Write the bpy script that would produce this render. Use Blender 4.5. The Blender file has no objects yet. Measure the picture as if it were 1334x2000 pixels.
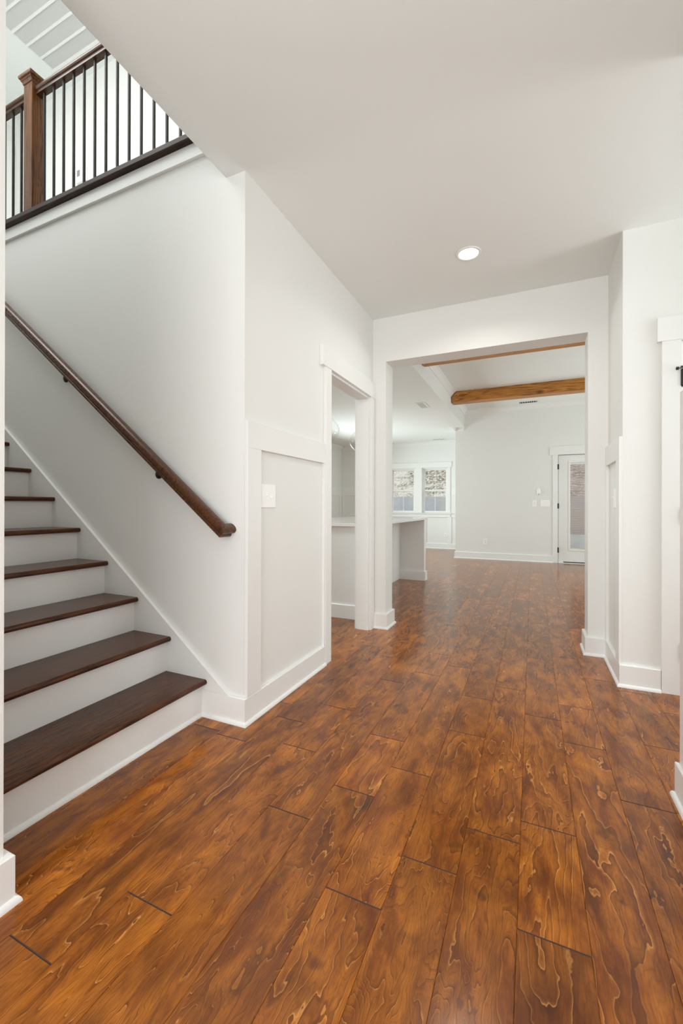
import bpy, bmesh, math, random
from mathutils import Vector, Matrix
random.seed(7)
SC = bpy.context.scene
COL = SC.collection

# ------------------------------------------------------------------ camera, world, lights, exposure
F_PX, YAW, PITCH, ROLL = 823.3, 0.4252, 0.0014, 0.0020
cam_d = bpy.data.cameras.new('camera'); cam = bpy.data.objects.new('camera', cam_d); COL.objects.link(cam)
cam_d.sensor_fit = 'VERTICAL'; cam_d.sensor_height = 36.0; cam_d.lens = F_PX / 2000 * 36.0
cam_d.shift_y = -12.6 / 2000; cam_d.clip_start = 0.05; cam_d.clip_end = 200
c_, s_ = math.cos(YAW), math.sin(YAW); cp, sp = math.cos(PITCH), math.sin(PITCH)
Rv = Vector((c_, s_, 0)); Fv = Vector((-s_ * cp, c_ * cp, sp)); Uv = Vector((s_ * sp, -c_ * sp, cp))
cr, sr = math.cos(ROLL), math.sin(ROLL)
R2 = Rv * cr + Uv * sr; U2 = -Rv * sr + Uv * cr
M = Matrix((R2, U2, -Fv)).transposed().to_4x4(); M.translation = Vector((0, 0, 1.08))
cam.matrix_world = M
SC.camera = cam

SC.view_settings.view_transform = 'Standard'; SC.view_settings.look = 'None'
SC.view_settings.gamma = 1.0; SC.view_settings.exposure = 0.10
SC.view_settings.use_curve_mapping = False
try:
    SC.cycles.use_denoising = True; SC.cycles.denoiser = 'OPENIMAGEDENOISE'
    SC.cycles.denoising_input_passes = 'RGB_ALBEDO_NORMAL'; SC.cycles.denoising_prefilter = 'ACCURATE'
    SC.cycles.max_bounces = 14; SC.cycles.diffuse_bounces = 8; SC.cycles.transparent_max_bounces = 16
    SC.cycles.sample_clamp_indirect = 4.0
except Exception:
    pass

W = bpy.data.worlds.new('world'); SC.world = W; W.use_nodes = True
wn = W.node_tree.nodes; bgn = wn['Background']
bgn.inputs[0].default_value = (0.86, 0.93, 1.0, 1); bgn.inputs[1].default_value = 1.6

def area(name, loc, rot, sx, sy, power, col=(1, 1, 1)):
    l = bpy.data.lights.new(name, 'AREA'); l.shape = 'RECTANGLE'; l.size = sx; l.size_y = sy
    l.energy = power; l.color = col
    o = bpy.data.objects.new(name, l); COL.objects.link(o); o.location = loc; o.rotation_euler = rot
    return o
H90 = math.pi / 2
DAY = (0.955, 0.985, 1.0); DAY2 = (0.86, 0.99, 0.99)
# an area light faces local -Z: rot (90,0,0) -> +Y ; (-90,0,0) -> -Y ; (0,90,0) -> -X ; (0,-90,0) -> +X
area('front_door_daylight', (-0.40, -1.74, 1.35), (H90, 0, 0), 1.55, 2.3, 56, (0.985, 0.99, 1.0))
area('stair_wall_fill', (-3.1, 0.70, 4.35), (H90, 0, 0), 2.4, 1.4, 20, DAY)  # added fill for the stair and upper hall walls; no window there
area('stair_top_fill', (-3.5, 1.10, 5.36), (0, 0, 0), 1.8, 0.6, 30, (1.0, 0.985, 0.96))  # added light without a fixture, evens out the stair wall and treads
area('family_window_daylight', (2.95, 6.6, 1.5), (0, H90, 0), 1.9, 3.6, 68, DAY2)
area('kitchen_window_daylight', (-4.86, 8.4, 1.35), (0, -H90, 0), 1.3, 2.4, 84, DAY2).data.spread = math.radians(130)
area('kitchen_fill', (-3.3, 2.9, 2.70), (0, 0, 0), 0.5, 0.5, 42, (0.88, 0.99, 0.99))  # added light without a fixture, lifts the island's near end panel
area('side_hall_fill', (2.5, 2.45, 1.5), (0, H90, 0), 1.8, 0.8, 22, DAY)  # added fill, shines through the side opening onto the left wall

# ------------------------------------------------------------------ materials
def newmat(name):
    m = bpy.data.materials.new(name); m.use_nodes = True
    nt = m.node_tree; b = nt.nodes['Principled BSDF']
    return m, nt, b
def paint(name, col, rough=0.5, bump=0.02, spec=0.5, scale=260):
    m, nt, b = newmat(name)
    b.inputs['Base Color'].default_value = (*col, 1); b.inputs['Roughness'].default_value = rough
    b.inputs['Specular IOR Level'].default_value = spec
    tc = nt.nodes.new('ShaderNodeTexCoord'); n = nt.nodes.new('ShaderNodeTexNoise'); n.inputs['Scale'].default_value = scale
    bp = nt.nodes.new('ShaderNodeBump'); bp.inputs['Strength'].default_value = bump; bp.inputs['Distance'].default_value = 0.002
    nt.links.new(tc.outputs['Object'], n.inputs['Vector']); nt.links.new(n.outputs['Fac'], bp.inputs['Height'])
    nt.links.new(bp.outputs['Normal'], b.inputs['Normal'])
    return m
M_WALL = paint('wall_paint', (0.795, 0.803, 0.784), 0.55, 0.004)
M_CEIL = paint('ceiling_paint', (0.81, 0.84, 0.825), 0.8, 0.01, 0.3, 180)
M_TRIM = paint('trim_paint', (0.828, 0.835, 0.822), 0.35, 0.0)
M_PLASTIC = paint('white_plastic', (0.90, 0.90, 0.89), 0.3, 0.0)
M_GREY = paint('grey_plastic', (0.25, 0.26, 0.27), 0.4, 0.0)
M_BLACK = paint('black_metal', (0.012, 0.011, 0.011), 0.38, 0.0)
M_IRON = paint('bronze_iron', (0.022, 0.018, 0.016), 0.5, 0.0, 0.25)
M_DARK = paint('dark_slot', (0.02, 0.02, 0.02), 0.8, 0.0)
M_SHADE = paint('vent_shadow', (0.80, 0.80, 0.79), 0.8, 0.0)
M_QUARTZ = paint('white_quartz', (0.84, 0.84, 0.83), 0.12, 0.0)
M_CAB = paint('cabinet_paint', (0.80, 0.80, 0.79), 0.4, 0.01)
M_BLIND = paint('blind_slat', (0.56, 0.47, 0.47), 0.5, 0.0)

def emit(name, col, strength):
    m = bpy.data.materials.new(name); m.use_nodes = True; nt = m.node_tree
    nt.nodes.remove(nt.nodes['Principled BSDF'])
    e = nt.nodes.new('ShaderNodeEmission'); e.inputs[0].default_value = (*col, 1); e.inputs[1].default_value = strength
    nt.links.new(e.outputs[0], nt.nodes['Material Output'].inputs[0]); return m
M_LAMP = emit('lamp_lens', (1.0, 0.97, 0.92), 12)
M_BULB = emit('bulb_glow', (1.0, 0.93, 0.82), 6)

def glass(name, tint=(1, 1, 1), boost=1.0):
    m = bpy.data.materials.new(name); m.use_nodes = True; nt = m.node_tree
    nt.nodes.remove(nt.nodes['Principled BSDF'])
    t = nt.nodes.new('ShaderNodeBsdfTransparent'); t.inputs[0].default_value = (*tint, 1)
    g = nt.nodes.new('ShaderNodeBsdfGlossy'); g.inputs['Roughness'].default_value = 0.02
    lw = nt.nodes.new('ShaderNodeLayerWeight'); lw.inputs[0].default_value = 0.5
    pw = nt.nodes.new('ShaderNodeMath'); pw.operation = 'POWER'; pw.inputs[1].default_value = 5.0; nt.links.new(lw.outputs['Facing'], pw.inputs[0])
    f = nt.nodes.new('ShaderNodeMath'); f.operation = 'MULTIPLY_ADD'; f.inputs[1].default_value = 0.80; f.inputs[2].default_value = 0.04; nt.links.new(pw.outputs[0], f.inputs[0])
    mu = nt.nodes.new('ShaderNodeMath'); mu.operation = 'MULTIPLY'; mu.inputs[1].default_value = boost; mu.use_clamp = True
    mx = nt.nodes.new('ShaderNodeMixShader')
    L = nt.links.new
    L(f.outputs[0], mu.inputs[0]); L(mu.outputs[0], mx.inputs[0]); L(t.outputs[0], mx.inputs[1]); L(g.outputs[0], mx.inputs[2])
    L(mx.outputs[0], nt.nodes['Material Output'].inputs[0]); return m
M_GLASS = glass('window_glass')
M_GLOBE = glass('clear_globe_glass', (0.985, 0.985, 0.985), 1.0)

class NT:
    """short helper to wire shader nodes"""
    def __init__(s, nt): s.nt = nt
    def n(s, t, **kw):
        x = s.nt.nodes.new(t)
        for k, v in kw.items(): setattr(x, k, v)
        return x
    def l(s, a, b): s.nt.links.new(a, b)
    def put(s, sock, v):
        if hasattr(v, 'is_output') or isinstance(v, bpy.types.NodeSocket): s.l(v, sock)
        else: sock.default_value = v
    def math(s, op, a, b=None, c=None, clamp=False):
        x = s.n('ShaderNodeMath', operation=op); x.use_clamp = clamp
        s.put(x.inputs[0], a)
        if b is not None: s.put(x.inputs[1], b)
        if c is not None: s.put(x.inputs[2], c)
        return x.outputs[0]
    def mapv(s, v, scale, loc=(0, 0, 0), rot=(0, 0, 0)):
        x = s.n('ShaderNodeMapping'); s.l(v, x.inputs[0]); x.inputs['Scale'].default_value = scale
        x.inputs['Location'].default_value = loc; x.inputs['Rotation'].default_value = rot; return x.outputs[0]
    def noise(s, v, scale=1, detail=2, rough=.5, dist=0.0):
        x = s.n('ShaderNodeTexNoise'); s.l(v, x.inputs['Vector']); x.inputs['Scale'].default_value = scale
        x.inputs['Detail'].default_value = detail; x.inputs['Roughness'].default_value = rough
        x.inputs['Distortion'].default_value = dist; return x.outputs['Fac']
    def ramp(s, f, stops, interp='LINEAR'):
        x = s.n('ShaderNodeValToRGB'); x.color_ramp.interpolation = interp
        e = x.color_ramp.elements
        while len(e) < len(stops): e.new(0.5)
        for i, (p, c) in enumerate(stops):
            e[i].position = p; e[i].color = (*c, 1) if len(c) == 3 else c
        s.l(f, x.inputs[0]); return x.outputs[0]
    def mix(s, f, a, b, blend='MIX'):
        x = s.n('ShaderNodeMix', data_type='RGBA', blend_type=blend)
        s.put(x.inputs[0], f); 
        s.put(x.inputs[6], a if not isinstance(a, tuple) else (*a, 1)); s.put(x.inputs[7], b if not isinstance(b, tuple) else (*b, 1))
        return x.outputs[2]

def g3(v): return (v, v, v)

def floor_mat():
    m, nt, b = newmat('birch_plank_floor'); T = NT(nt)
    uv = T.n('ShaderNodeUVMap'); uv.uv_map = 'UVMap'
    at = T.n('ShaderNodeAttribute'); at.attribute_name = 'plank_tone'
    sep = T.n('ShaderNodeSeparateColor'); T.l(at.outputs['Color'], sep.inputs[0])
    tone, dens, seed = sep.outputs[0], sep.outputs[1], sep.outputs[2]
    V = uv.outputs[0]
    # growth ring field: contours of a stretched, warped noise
    warp = T.n('ShaderNodeTexNoise'); T.l(T.mapv(V, (9, 3.2, 1)), warp.inputs['Vector']); warp.inputs['Scale'].default_value = 1.6
    warp.inputs['Detail'].default_value = 3
    wv = T.n('ShaderNodeVectorMath', operation='SCALE'); T.l(warp.outputs['Color'], wv.inputs[0]); wv.inputs['Scale'].default_value = 0.36
    ad = T.n('ShaderNodeVectorMath', operation='ADD'); T.l(T.mapv(V, (6.4, 0.85, 1)), ad.inputs[0]); T.l(wv.outputs[0], ad.inputs[1])
    h = T.noise(ad.outputs[0], 1.0, 1.5, 0.42, 0.25)
    fine = T.noise(T.mapv(V, (60, 42, 1)), 1.0, 3, 0.6)
    h2 = T.math('ADD', h, T.math('MULTIPLY', T.math('SUBTRACT', fine, 0.5), 0.007))
    k = T.math('MULTIPLY_ADD', dens, 36.0, 8.0)
    r = T.math('FRACT', T.math('MULTIPLY', h2, k))
    line = T.ramp(r, [(0.0, g3(0.4)), (0.025, g3(1.0)), (0.060, g3(0.20)), (0.16, g3(0.0))])
    darkr = T.ramp(r, [(0.0, g3(0.5)), (0.02, g3(0.0)), (0.72, g3(0.0)), (0.99, g3(1.0))])
    strength = T.noise(T.mapv(V, (5, 2.0, 1), (3.1, 7.7, 0)), 1.3, 2, 0.5)
    lstr = T.math('MULTIPLY', line, T.ramp(strength, [(0.38, g3(0.10)), (0.64, g3(1.0))]))
    # soft dark figure
    blot = T.noise(T.mapv(V, (9, 4.2, 1), (11.3, 2.1, 0)), 1.2, 7, 0.64, 0.5)
    blotc = T.ramp(blot, [(0.34, g3(1.0)), (0.55, g3(0.25)), (0.72, g3(0.0))])
    knot = T.noise(T.mapv(V, (8, 6, 1), (1.3, 22.1, 0)), 0.9, 2, 0.5, 0.8)
    knotc = T.ramp(knot, [(0.66, g3(0.0)), (0.78, g3(1.0))])
    # fibres
    fib = T.noise(T.mapv(V, (260, 11, 1)), 1.0, 5, 0.7)
    fibc = T.ramp(fib, [(0.30, g3(1.0)), (0.5, g3(0.35)), (0.66, g3(0.0))])
    gold = T.noise(T.mapv(V, (10, 3.0, 1), (5.3, 1.1, 0)), 1.5, 3, 0.6, 0.4)
    r4 = T.math('FRACT', T.math('MULTIPLY', h2, T.math('MULTIPLY_ADD', dens, 60.0, 62.0)))
    fineline = T.ramp(r4, [(0.0, g3(1.0)), (0.16, g3(0.25)), (0.5, g3(0.0)), (0.86, g3(0.25)), (1.0, g3(1.0))])
    base = T.mix(T.ramp(gold, [(0.34, g3(0)), (0.66, g3(1))]), (0.245, 0.062, 0.0050), (0.58, 0.188, 0.0160))
    c = T.mix(T.math('MULTIPLY', blotc, 0.60), base, (0.075, 0.0155, 0.0010))
    c = T.mix(T.math('MULTIPLY', fineline, 0.32), c, (0.080, 0.0185, 0.0012))
    c = T.mix(T.math('MULTIPLY', fibc, 0.50), c, (0.070, 0.0165, 0.0012))
    c = T.mix(T.math('MULTIPLY', darkr, 0.55), c, (0.060, 0.0140, 0.0010))
    c = T.mix(T.math('MULTIPLY', lstr, 0.56), c, (0.86, 0.40, 0.100))
    c = T.mix(T.math('MULTIPLY', knotc, 0.80), c, (0.036, 0.011, 0.003))
    tn = T.math('MULTIPLY_ADD', tone, 0.66, 0.76)
    comb = T.n('ShaderNodeCombineColor'); 
    for i in range(3): T.l(tn, comb.inputs[i])
    c = T.mix(1.0, c, comb.outputs[0], 'MULTIPLY')
    T.l(c, b.inputs['Base Color'])
    rr = T.math('MULTIPLY_ADD', fib, 0.08, 0.15)
    T.l(rr, b.inputs['Roughness'])
    b.inputs['Specular IOR Level'].default_value = 0.45
    hb = T.math('ADD', T.math('MULTIPLY', fib, 0.25), T.math('MULTIPLY', T.noise(T.mapv(V, (12, 5, 1)), 1.4, 2), 2.2))
    bp = T.n('ShaderNodeBump'); bp.inputs['Strength'].default_value = 0.13; bp.inputs['Distance'].default_value = 0.0014
    T.l(hb, bp.inputs['Height']); T.l(bp.outputs[0], b.inputs['Normal'])
    return m
M_FLOOR = floor_mat()
M_JOINT = paint('plank_joint', (0.045, 0.017, 0.007), 0.6, 0.0)

def oak(name, axis, dark, mid, light, rot=(0, 0, 0), scale=1.0, rough=0.3, knots=False):
    """stained wood, grain along the given axis of the object"""
    m, nt, b = newmat(name); T = NT(nt)
    tc = T.n('ShaderNodeTexCoord'); V = T.mapv(tc.outputs['Object'], (1, 1, 1), (0, 0, 0), rot)
    def st(a, l):
        return tuple((l if i == axis else a) * scale for i in range(3))
    fib = T.noise(T.mapv(V, st(190, 7)), 1.0, 4, 0.65)
    ring = T.noise(T.mapv(V, st(16, 1.1), (3, 5, 1)), 1.0, 2, 0.5, 0.5)
    rr = T.math('FRACT', T.math('MULTIPLY', ring, 11.0))
    rc = T.ramp(rr, [(0.0, g3(0.2)), (0.35, g3(1)), (0.8, g3(0.6)), (1.0, g3(0.0))])
    c = T.mix(rc, dark, mid)
    c = T.mix(T.math('MULTIPLY', T.ramp(fib, [(0.40, g3(0)), (0.72, g3(1))]), 0.65), c, light)
    c = T.mix(T.math('MULTIPLY', T.ramp(fib, [(0.28, g3(1)), (0.46, g3(0))]), 0.6), c, dark)
    if knots:
        vo = T.n('ShaderNodeTexVoronoi'); T.l(T.mapv(V, st(5.0, 2.6)), vo.inputs['Vector']); vo.inputs['Scale'].default_value = 1.0
        c = T.mix(T.ramp(vo.outputs['Distance'], [(0.05, g3(0.9)), (0.16, g3(0.0))]), c, dark)
    T.l(c, b.inputs['Base Color']); b.inputs['Roughness'].default_value = rough; b.inputs['Specular IOR Level'].default_value = 0.32
    bp = T.n('ShaderNodeBump'); bp.inputs['Strength'].default_value = 0.15; bp.inputs['Distance'].default_value = 0.001
    T.l(fib, bp.inputs['Height']); T.l(bp.outputs[0], b.inputs['Normal'])
    return m
OD, OM, OL = (0.014, 0.0055, 0.0028), (0.060, 0.0215, 0.0085), (0.125, 0.050, 0.018)
M_TREAD = oak('stained_oak_tread', 1, (0.016, 0.0055, 0.0022), (0.078, 0.024, 0.0072), (0.15, 0.052, 0.015), rough=0.26)
M_RAILX = oak('stained_oak_rail', 0, OD, OM, OL, rough=0.28)
SLOPE = 0.785
M_RAILS = oak('stained_oak_wall_rail', 0, OD, (0.085, 0.030, 0.010), (0.17, 0.066, 0.021), rot=(0, math.atan(SLOPE), 0), rough=0.26)
M_RAILC = oak('stained_oak_cap', 0, (0.006, 0.0025, 0.0014), (0.026, 0.009, 0.004), (0.060, 0.022, 0.009), rough=0.42)
M_NEWEL = oak('stained_oak_newel', 2, (0.012, 0.0042, 0.0015), (0.135, 0.047, 0.0115), (0.20, 0.080, 0.023), rough=0.3)
M_BEAM = oak('pine_beam', 0, (0.13, 0.038, 0.006), (0.54, 0.215, 0.040), (0.70, 0.35, 0.09), rough=0.4, knots=True, scale=0.7)

def ground_mat(name, cols, scale):
    m, nt, b = newmat(name); T = NT(nt)
    tc = T.n('ShaderNodeTexCoord'); V = tc.outputs['Object']
    n = T.noise(V, scale, 6, 0.75); n2 = T.noise(V, scale * 0.12, 3, 0.6)
    c = T.ramp(n, cols); c2 = T.mix(T.ramp(n2, [(0.42, g3(0)), (0.6, g3(0.75))]), c, (0.62, 0.56, 0.47))
    T.l(c2, b.inputs['Base Color']); b.inputs['Roughness'].default_value = 0.95
    return m
M_MULCH = ground_mat('mulch_slope', [(0.36, (0.012, 0.014, 0.008)), (0.45, (0.10, 0.095, 0.045)), (0.53, (0.36, 0.30, 0.22)), (0.62, (0.85, 0.80, 0.74)), (0.75, (0.3, 0.32, 0.10))], 13)
M_GRASS = ground_mat('thin_grass', [(0.3, (0.08, 0.09, 0.03)), (0.6, (0.30, 0.30, 0.14)), (0.8, (0.45, 0.40, 0.25))], 14)
M_CONC = ground_mat('retaining_concrete', [(0.3, (0.40, 0.41, 0.43)), (0.7, (0.54, 0.55, 0.57))], 3)
nt = M_CONC.node_tree

# ------------------------------------------------------------------ mesh helpers
def bm_new(): return bmesh.new()
def box(bm, x0, x1, y0, y1, z0, z1):
    if x1 < x0: x0, x1 = x1, x0
    if y1 < y0: y0, y1 = y1, y0
    if z1 < z0: z0, z1 = z1, z0
    v = [bm.verts.new(p) for p in ((x0, y0, z0), (x1, y0, z0), (x1, y1, z0), (x0, y1, z0), (x0, y0, z1), (x1, y0, z1), (x1, y1, z1), (x0, y1, z1))]
    for f in ((0, 3, 2, 1), (4, 5, 6, 7), (0, 1, 5, 4), (1, 2, 6, 5), (2, 3, 7, 6), (3, 0, 4, 7)):
        bm.faces.new([v[i] for i in f])
    return v
def prism(bm, pts, axis, a, b):
    """polygon pts (2D) extruded along axis from a to b; pts order: remaining axes"""
    def P(p, t):
        if axis == 0: return (t, p[0], p[1])
        if axis == 1: return (p[0], t, p[1])
        return (p[0], p[1], t)
    A = [bm.verts.new(P(p, a)) for p in pts]; B = [bm.verts.new(P(p, b)) for p in pts]
    bm.faces.new(A); bm.faces.new(list(reversed(B)))
    n = len(pts)
    for i in range(n):
        bm.faces.new((A[(i + 1) % n], A[i], B[i], B[(i + 1) % n]))
def lathe(bm, prof, c, axis=2, seg=32, closed=False):
    """prof: list of (radius, height) about the axis through c"""
    rings = []
    for r, h in prof:
        ring = []
        for i in range(seg):
            a = 2 * math.pi * i / seg
            u, w = r * math.cos(a), r * math.sin(a)
            if axis == 2: p = (c[0] + u, c[1] + w, c[2] + h)
            elif axis == 1: p = (c[0] + u, c[1] + h, c[2] + w)
            else: p = (c[0] + h, c[1] + u, c[2] + w)
            ring.append(bm.verts.new(p))
        rings.append(ring)
    for a, b in zip(rings[:-1], rings[1:]):
        for i in range(seg):
            bm.faces.new((a[i], a[(i + 1) % seg], b[(i + 1) % seg], b[i]))
    for ring in (rings[0], rings[-1]):
        if (Vector(ring[0].co) - Vector(ring[seg // 2].co)).length > 1e-4:
            try: bm.faces.new(ring)
            except Exception: pass
def tube(bm, pts, r, seg=12):
    pts = [Vector(p) for p in pts]; rings = []
    for i, p in enumerate(pts):
        d = (pts[min(i + 1, len(pts) - 1)] - pts[max(i - 1, 0)]).normalized()
        up = Vector((0, 0, 1)) if abs(d.z) < 0.9 else Vector((1, 0, 0))
        a = d.cross(up).normalized(); b = d.cross(a).normalized()
        rr = r[i] if isinstance(r, (list, tuple)) else r
        rings.append([bm.verts.new(p + a * rr * math.cos(2 * math.pi * j / seg) + b * rr * math.sin(2 * math.pi * j / seg)) for j in range(seg)])
    for A, B in zip(rings[:-1], rings[1:]):
        for j in range(seg): bm.faces.new((A[j], A[(j + 1) % seg], B[(j + 1) % seg], B[j]))
    bm.faces.new(rings[0]); bm.faces.new(list(reversed(rings[-1])))

def obj(name, bm, mat, parent=None, bevel=0, smooth=False, loc=None, seg=2):
    bmesh.ops.recalc_face_normals(bm, faces=bm.faces)
    me = bpy.data.meshes.new(name)
    off = Vector((0, 0, 0))
    if parent is not None: off = parent['_loc'] if '_loc' in parent else Vector((0, 0, 0)); off = Vector(off)
    if loc is not None: off = Vector(loc)
    bmesh.ops.translate(bm, verts=bm.verts, vec=-off)
    bm.to_mesh(me); bm.free()
    for m in (mat if isinstance(mat, (list, tuple)) else [mat]): me.materials.append(m)
    o = bpy.data.objects.new(name, me); COL.objects.link(o)
    if parent is not None: o.parent = parent
    elif loc is not None: o.location = off
    if smooth:
        for p in me.polygons: p.use_smooth = True
    if bevel:
        md = o.modifiers.new('bevel', 'BEVEL'); md.width = bevel; md.segments = seg; md.limit_method = 'ANGLE'; md.angle_limit = math.radians(40)
        md.harden_normals = False
    return o
def thing(name, label, cat, loc=(0, 0, 0), group=None):
    o = bpy.data.objects.new(name, None); COL.objects.link(o); o.location = loc; o.empty_display_size = 0.05
    o['label'] = label; o['category'] = cat
    if group: o['group'] = group
    o['_loc'] = tuple(loc)
    return o
def tag(o, label, cat, group=None):
    o['label'] = label; o['category'] = cat
    if group: o['group'] = group
    return o
def struct(name, bm, mat, parent=None, bevel=0, **k):
    o = obj(name, bm, mat, parent, bevel, **k)
    if parent is None: o['kind'] = 'structure'
    return o
def boxes(L):
    bm = bm_new()
    for b in L: box(bm, *b)
    return bm
def copy_tree(root, loc, label=None):
    r = root.copy(); COL.objects.link(r); r.location = loc
    if label: r['label'] = label
    for ch in list(root.children):
        c = ch.copy(); COL.objects.link(c); c.parent = r
        for gch in list(ch.children):
            d = gch.copy(); COL.objects.link(d); d.parent = c
    return r

# ------------------------------------------------------------------ key dimensions
ZC = 2.745; ZF = 3.08; ZU = 2.99; ZUC = 5.40
XL, YA, YB, XR, YR = -1.300, 1.705, 3.549, 0.4956, 3.016
YB2 = 3.743; T = 0.019; XLB = -1.410
XE = -1.418            # edge of the foyer ceiling over the stairwell
YN = 0.662             # near side of the stair opening
YFAR, YD = 9.077, 10.867
XK = -4.92
DO0, DO1, DOH = 2.654, 3.447, 2.032
HX0, HX1, HZ = -1.180, 0.3695, 2.356
XN = 0.517; YNE = 1.937
YFRONT = -1.80

# ------------------------------------------------------------------ floor: individual planks laid along the hall
def build_floor():
    bm = bm_new(); uvl = bm.loops.layers.uv.new('UVMap'); cl = bm.loops.layers.float_color.new('plank_tone')
    P = 0.1660; X0 = -0.0345
    J = {-7: [0.624, 1.84, 3.07], -6: [-0.5, 0.83, 1.64, 2.053, 2.9], -5: [-0.1, 1.28, 2.503, 4.126], -4: [0.35, 1.478, 1.881, 2.705, 3.105, 3.917],
         -3: [-0.3, 1.073, 1.68, 2.909, 3.31], -2: [0.1, 1.267, 2.072, 2.483, 3.7], -1: [-.2, 1.467, 2.69, 3.45], 0: [0.0, 1.17, 1.576, 2.393, 3.3],
         1: [0.6, 2.187, 2.588, 3.403, 4.64], 2: [0.65, 1.84, 3.056], 3: [0.3, 1.1, 2.312], 4: [0.5, 1.5, 2.717]}
    tones = {(-4, 1.478): 0.80, (-4, 1.881): 0.55, (-3, 1.68): 0.50, (-3, 1.073): 0.62, (-2, 1.267): 0.36, (-2, 2.072): 0.34, (-1, 1.467): 0.46, (-5, 1.28): 0.42,
             (-7, 0.624): 0.22, (-6, -0.5): 0.45, (-6, 0.83): 0.5, (-4, 0.35): 0.22, (-3, -0.3): 0.35, (1, 2.187): 0.62, (0, 1.576): 0.5, (-7, 1.84): 0.10, (-7, -3): 0.2}
    denss = {(-6, 0.83): .75, (-5, -0.1): .85, (-5, 1.28): .3, (-3, 1.073): .95, (-4, 0.35): .7, (-3, -0.3): .35, (-2, 0.1): .8, (1, 0.6): .12, (2, 0.65): .25, (2, 1.84): .7,
             (-1, 1.467): .35, (-1, -.2): .5, (0, 1.17): .3, (0, 0.0): .3, (-2, 1.267): .25, (-4, 1.478): .05, (-6, 1.64): .3, (-3, 1.68): .9}
    rnd = random.Random(11)
    y_lo, y_hi = YFRONT, YD
    for ci in range(-30, 21):
        xa = X0 + P * ci; xb = xa + P
        js = sorted(J.get(ci, []))
        y = y_lo - rnd.random() * 0.8
        seq = []
        if js:
            while y < js[0] - 0.35: seq.append(y); y += rnd.choice([0.4, 0.8, 1.2, 0.62])
            seq += js; y = js[-1]
        else: seq.append(y)
        while y < y_hi:
            y += rnd.choice([0.4, 0.8, 1.2, 0.62, 1.2]); seq.append(y)
        for a, b in zip(seq[:-1], seq[1:]):
            if b < y_lo or a > y_hi: continue
            key = (ci, a)
            tone = tones.get(key, min(1, max(0, rnd.gauss(0.42, 0.17)))); dens = denss.get(key, rnd.random() ** 1.3)
            ox, oy = rnd.random() * 40, rnd.random() * 40
            col = (tone, dens, rnd.random(), 1)
            ex, ey = 0.0009, 0.0022; dz = -0.0016
            a2, b2 = max(a, y_lo), min(b, y_hi)
            o = [bm.verts.new(p) for p in ((xa, a2, dz), (xb, a2, dz), (xb, b2, dz), (xa, b2, dz))]
            i = [bm.verts.new(p) for p in ((xa + ex, a2 + ey, 0), (xb - ex, a2 + ey, 0), (xb - ex, b2 - ey, 0), (xa + ex, b2 - ey, 0))]
            fs = [(bm.faces.new(i), 0)]
            for q in range(4):
                f = bm.faces.new((o[q], o[(q + 1) % 4], i[(q + 1) % 4], i[q])); fs.append((f, 1 if q in (0, 2) else 0))
            for f, mi in fs:
                f.material_index = mi
                for lp in f.loops:
                    lp[uvl].uv = (lp.vert.co.x - xa + ox, lp.vert.co.y + oy); lp[cl] = col
    # solid slab under the planks
    box(bm, X0 - P * 30, X0 + P * 21, y_lo, y_hi, -0.15, -0.0017)
    return obj('floor', bm, [M_FLOOR, M_JOINT])
fl = build_floor(); fl['kind'] = 'structure'

# ------------------------------------------------------------------ walls
struct('wall_left', boxes([(XLB, XL, YA, DO0, 0, ZC), (XLB, XL, DO1, YB, 0, ZC), (XLB, XL, DO0, DO1, DOH, ZC)]), M_WALL)
struct('wall_back', boxes([(XLB, HX0, YB, YB2, 0, ZC), (HX1, 0.62, YB, YB2, 0, ZF), (HX0, HX1, YB, YB2, HZ, ZC), (XL, HX1, YB, YB2, ZC, ZF)]), M_WALL)
struct('wall_right', boxes([(XR, 0.62, YR, YB, 0, ZC)]), M_WALL)
struct('wall_side_hall', boxes([(0.62, 0.776, YR, YR + 0.115, 0, ZC), (0.776, 1.59, YR, YR + 0.115, 2.040, ZC), (1.59, 2.6, YR, YR + 0.115, 0, ZC),
                                (2.55, 2.66, 1.83, YR, 0, ZC)]), M_WALL)
struct('wall_right_near', boxes([(XN, 0.64, YFRONT, YNE, 0, ZC), (0.64, 2.55, 1.83, YNE, 0, ZC)]), M_WALL)
struct('wall_left_near', boxes([(XLB, XL, YFRONT, YN, 0, ZC), (-5.45, XLB, 0.55, YN, 0, ZUC), (XLB, XE + 0.12, 0.55, YN, ZC + .24, ZUC)]), M_WALL)
struct('wall_front', boxes([(XLB, -1.25, YFRONT - .12, YFRONT, 0, ZC), (0.45, 0.64, YFRONT - .12, YFRONT, 0, ZC), (-1.25, 0.45, YFRONT - .12, YFRONT, 2.55, ZC)]), M_WALL)
struct('wall_stair', boxes([(-5.45, XLB, YA, YA + .12, 0, 2.988)]), M_WALL)
struct('wall_upper_hall', boxes([(-5.45, -1.2, 2.80, 2.92, ZU, ZUC), (-5.45, -5.33, YA + 0.12, 2.80, ZU, ZUC), (-5.45, -5.33, YN, YA + .12, 0, ZUC),
                                 (XE, XE + .12, YN, 2.80, ZC + .24, ZUC)]), M_WALL)
struct('wall_far', boxes([(-1.475, 0.448, YFAR, YFAR + .12, 0, ZF), (0.448, 1.362, YFAR, YFAR + .12, 2.066, ZF), (1.362, 3.1, YFAR, YFAR + .12, 0, ZF),
                          (-1.475, -1.355, YFAR + .12, YD, 0, ZF)]), M_WALL)
struct('wall_family_right', boxes([(2.98, 3.1, YB2, YFAR, 0, ZF), (0.62, 3.1, YB2 - .12, YB2, 0, ZF)]), M_WALL)
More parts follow.
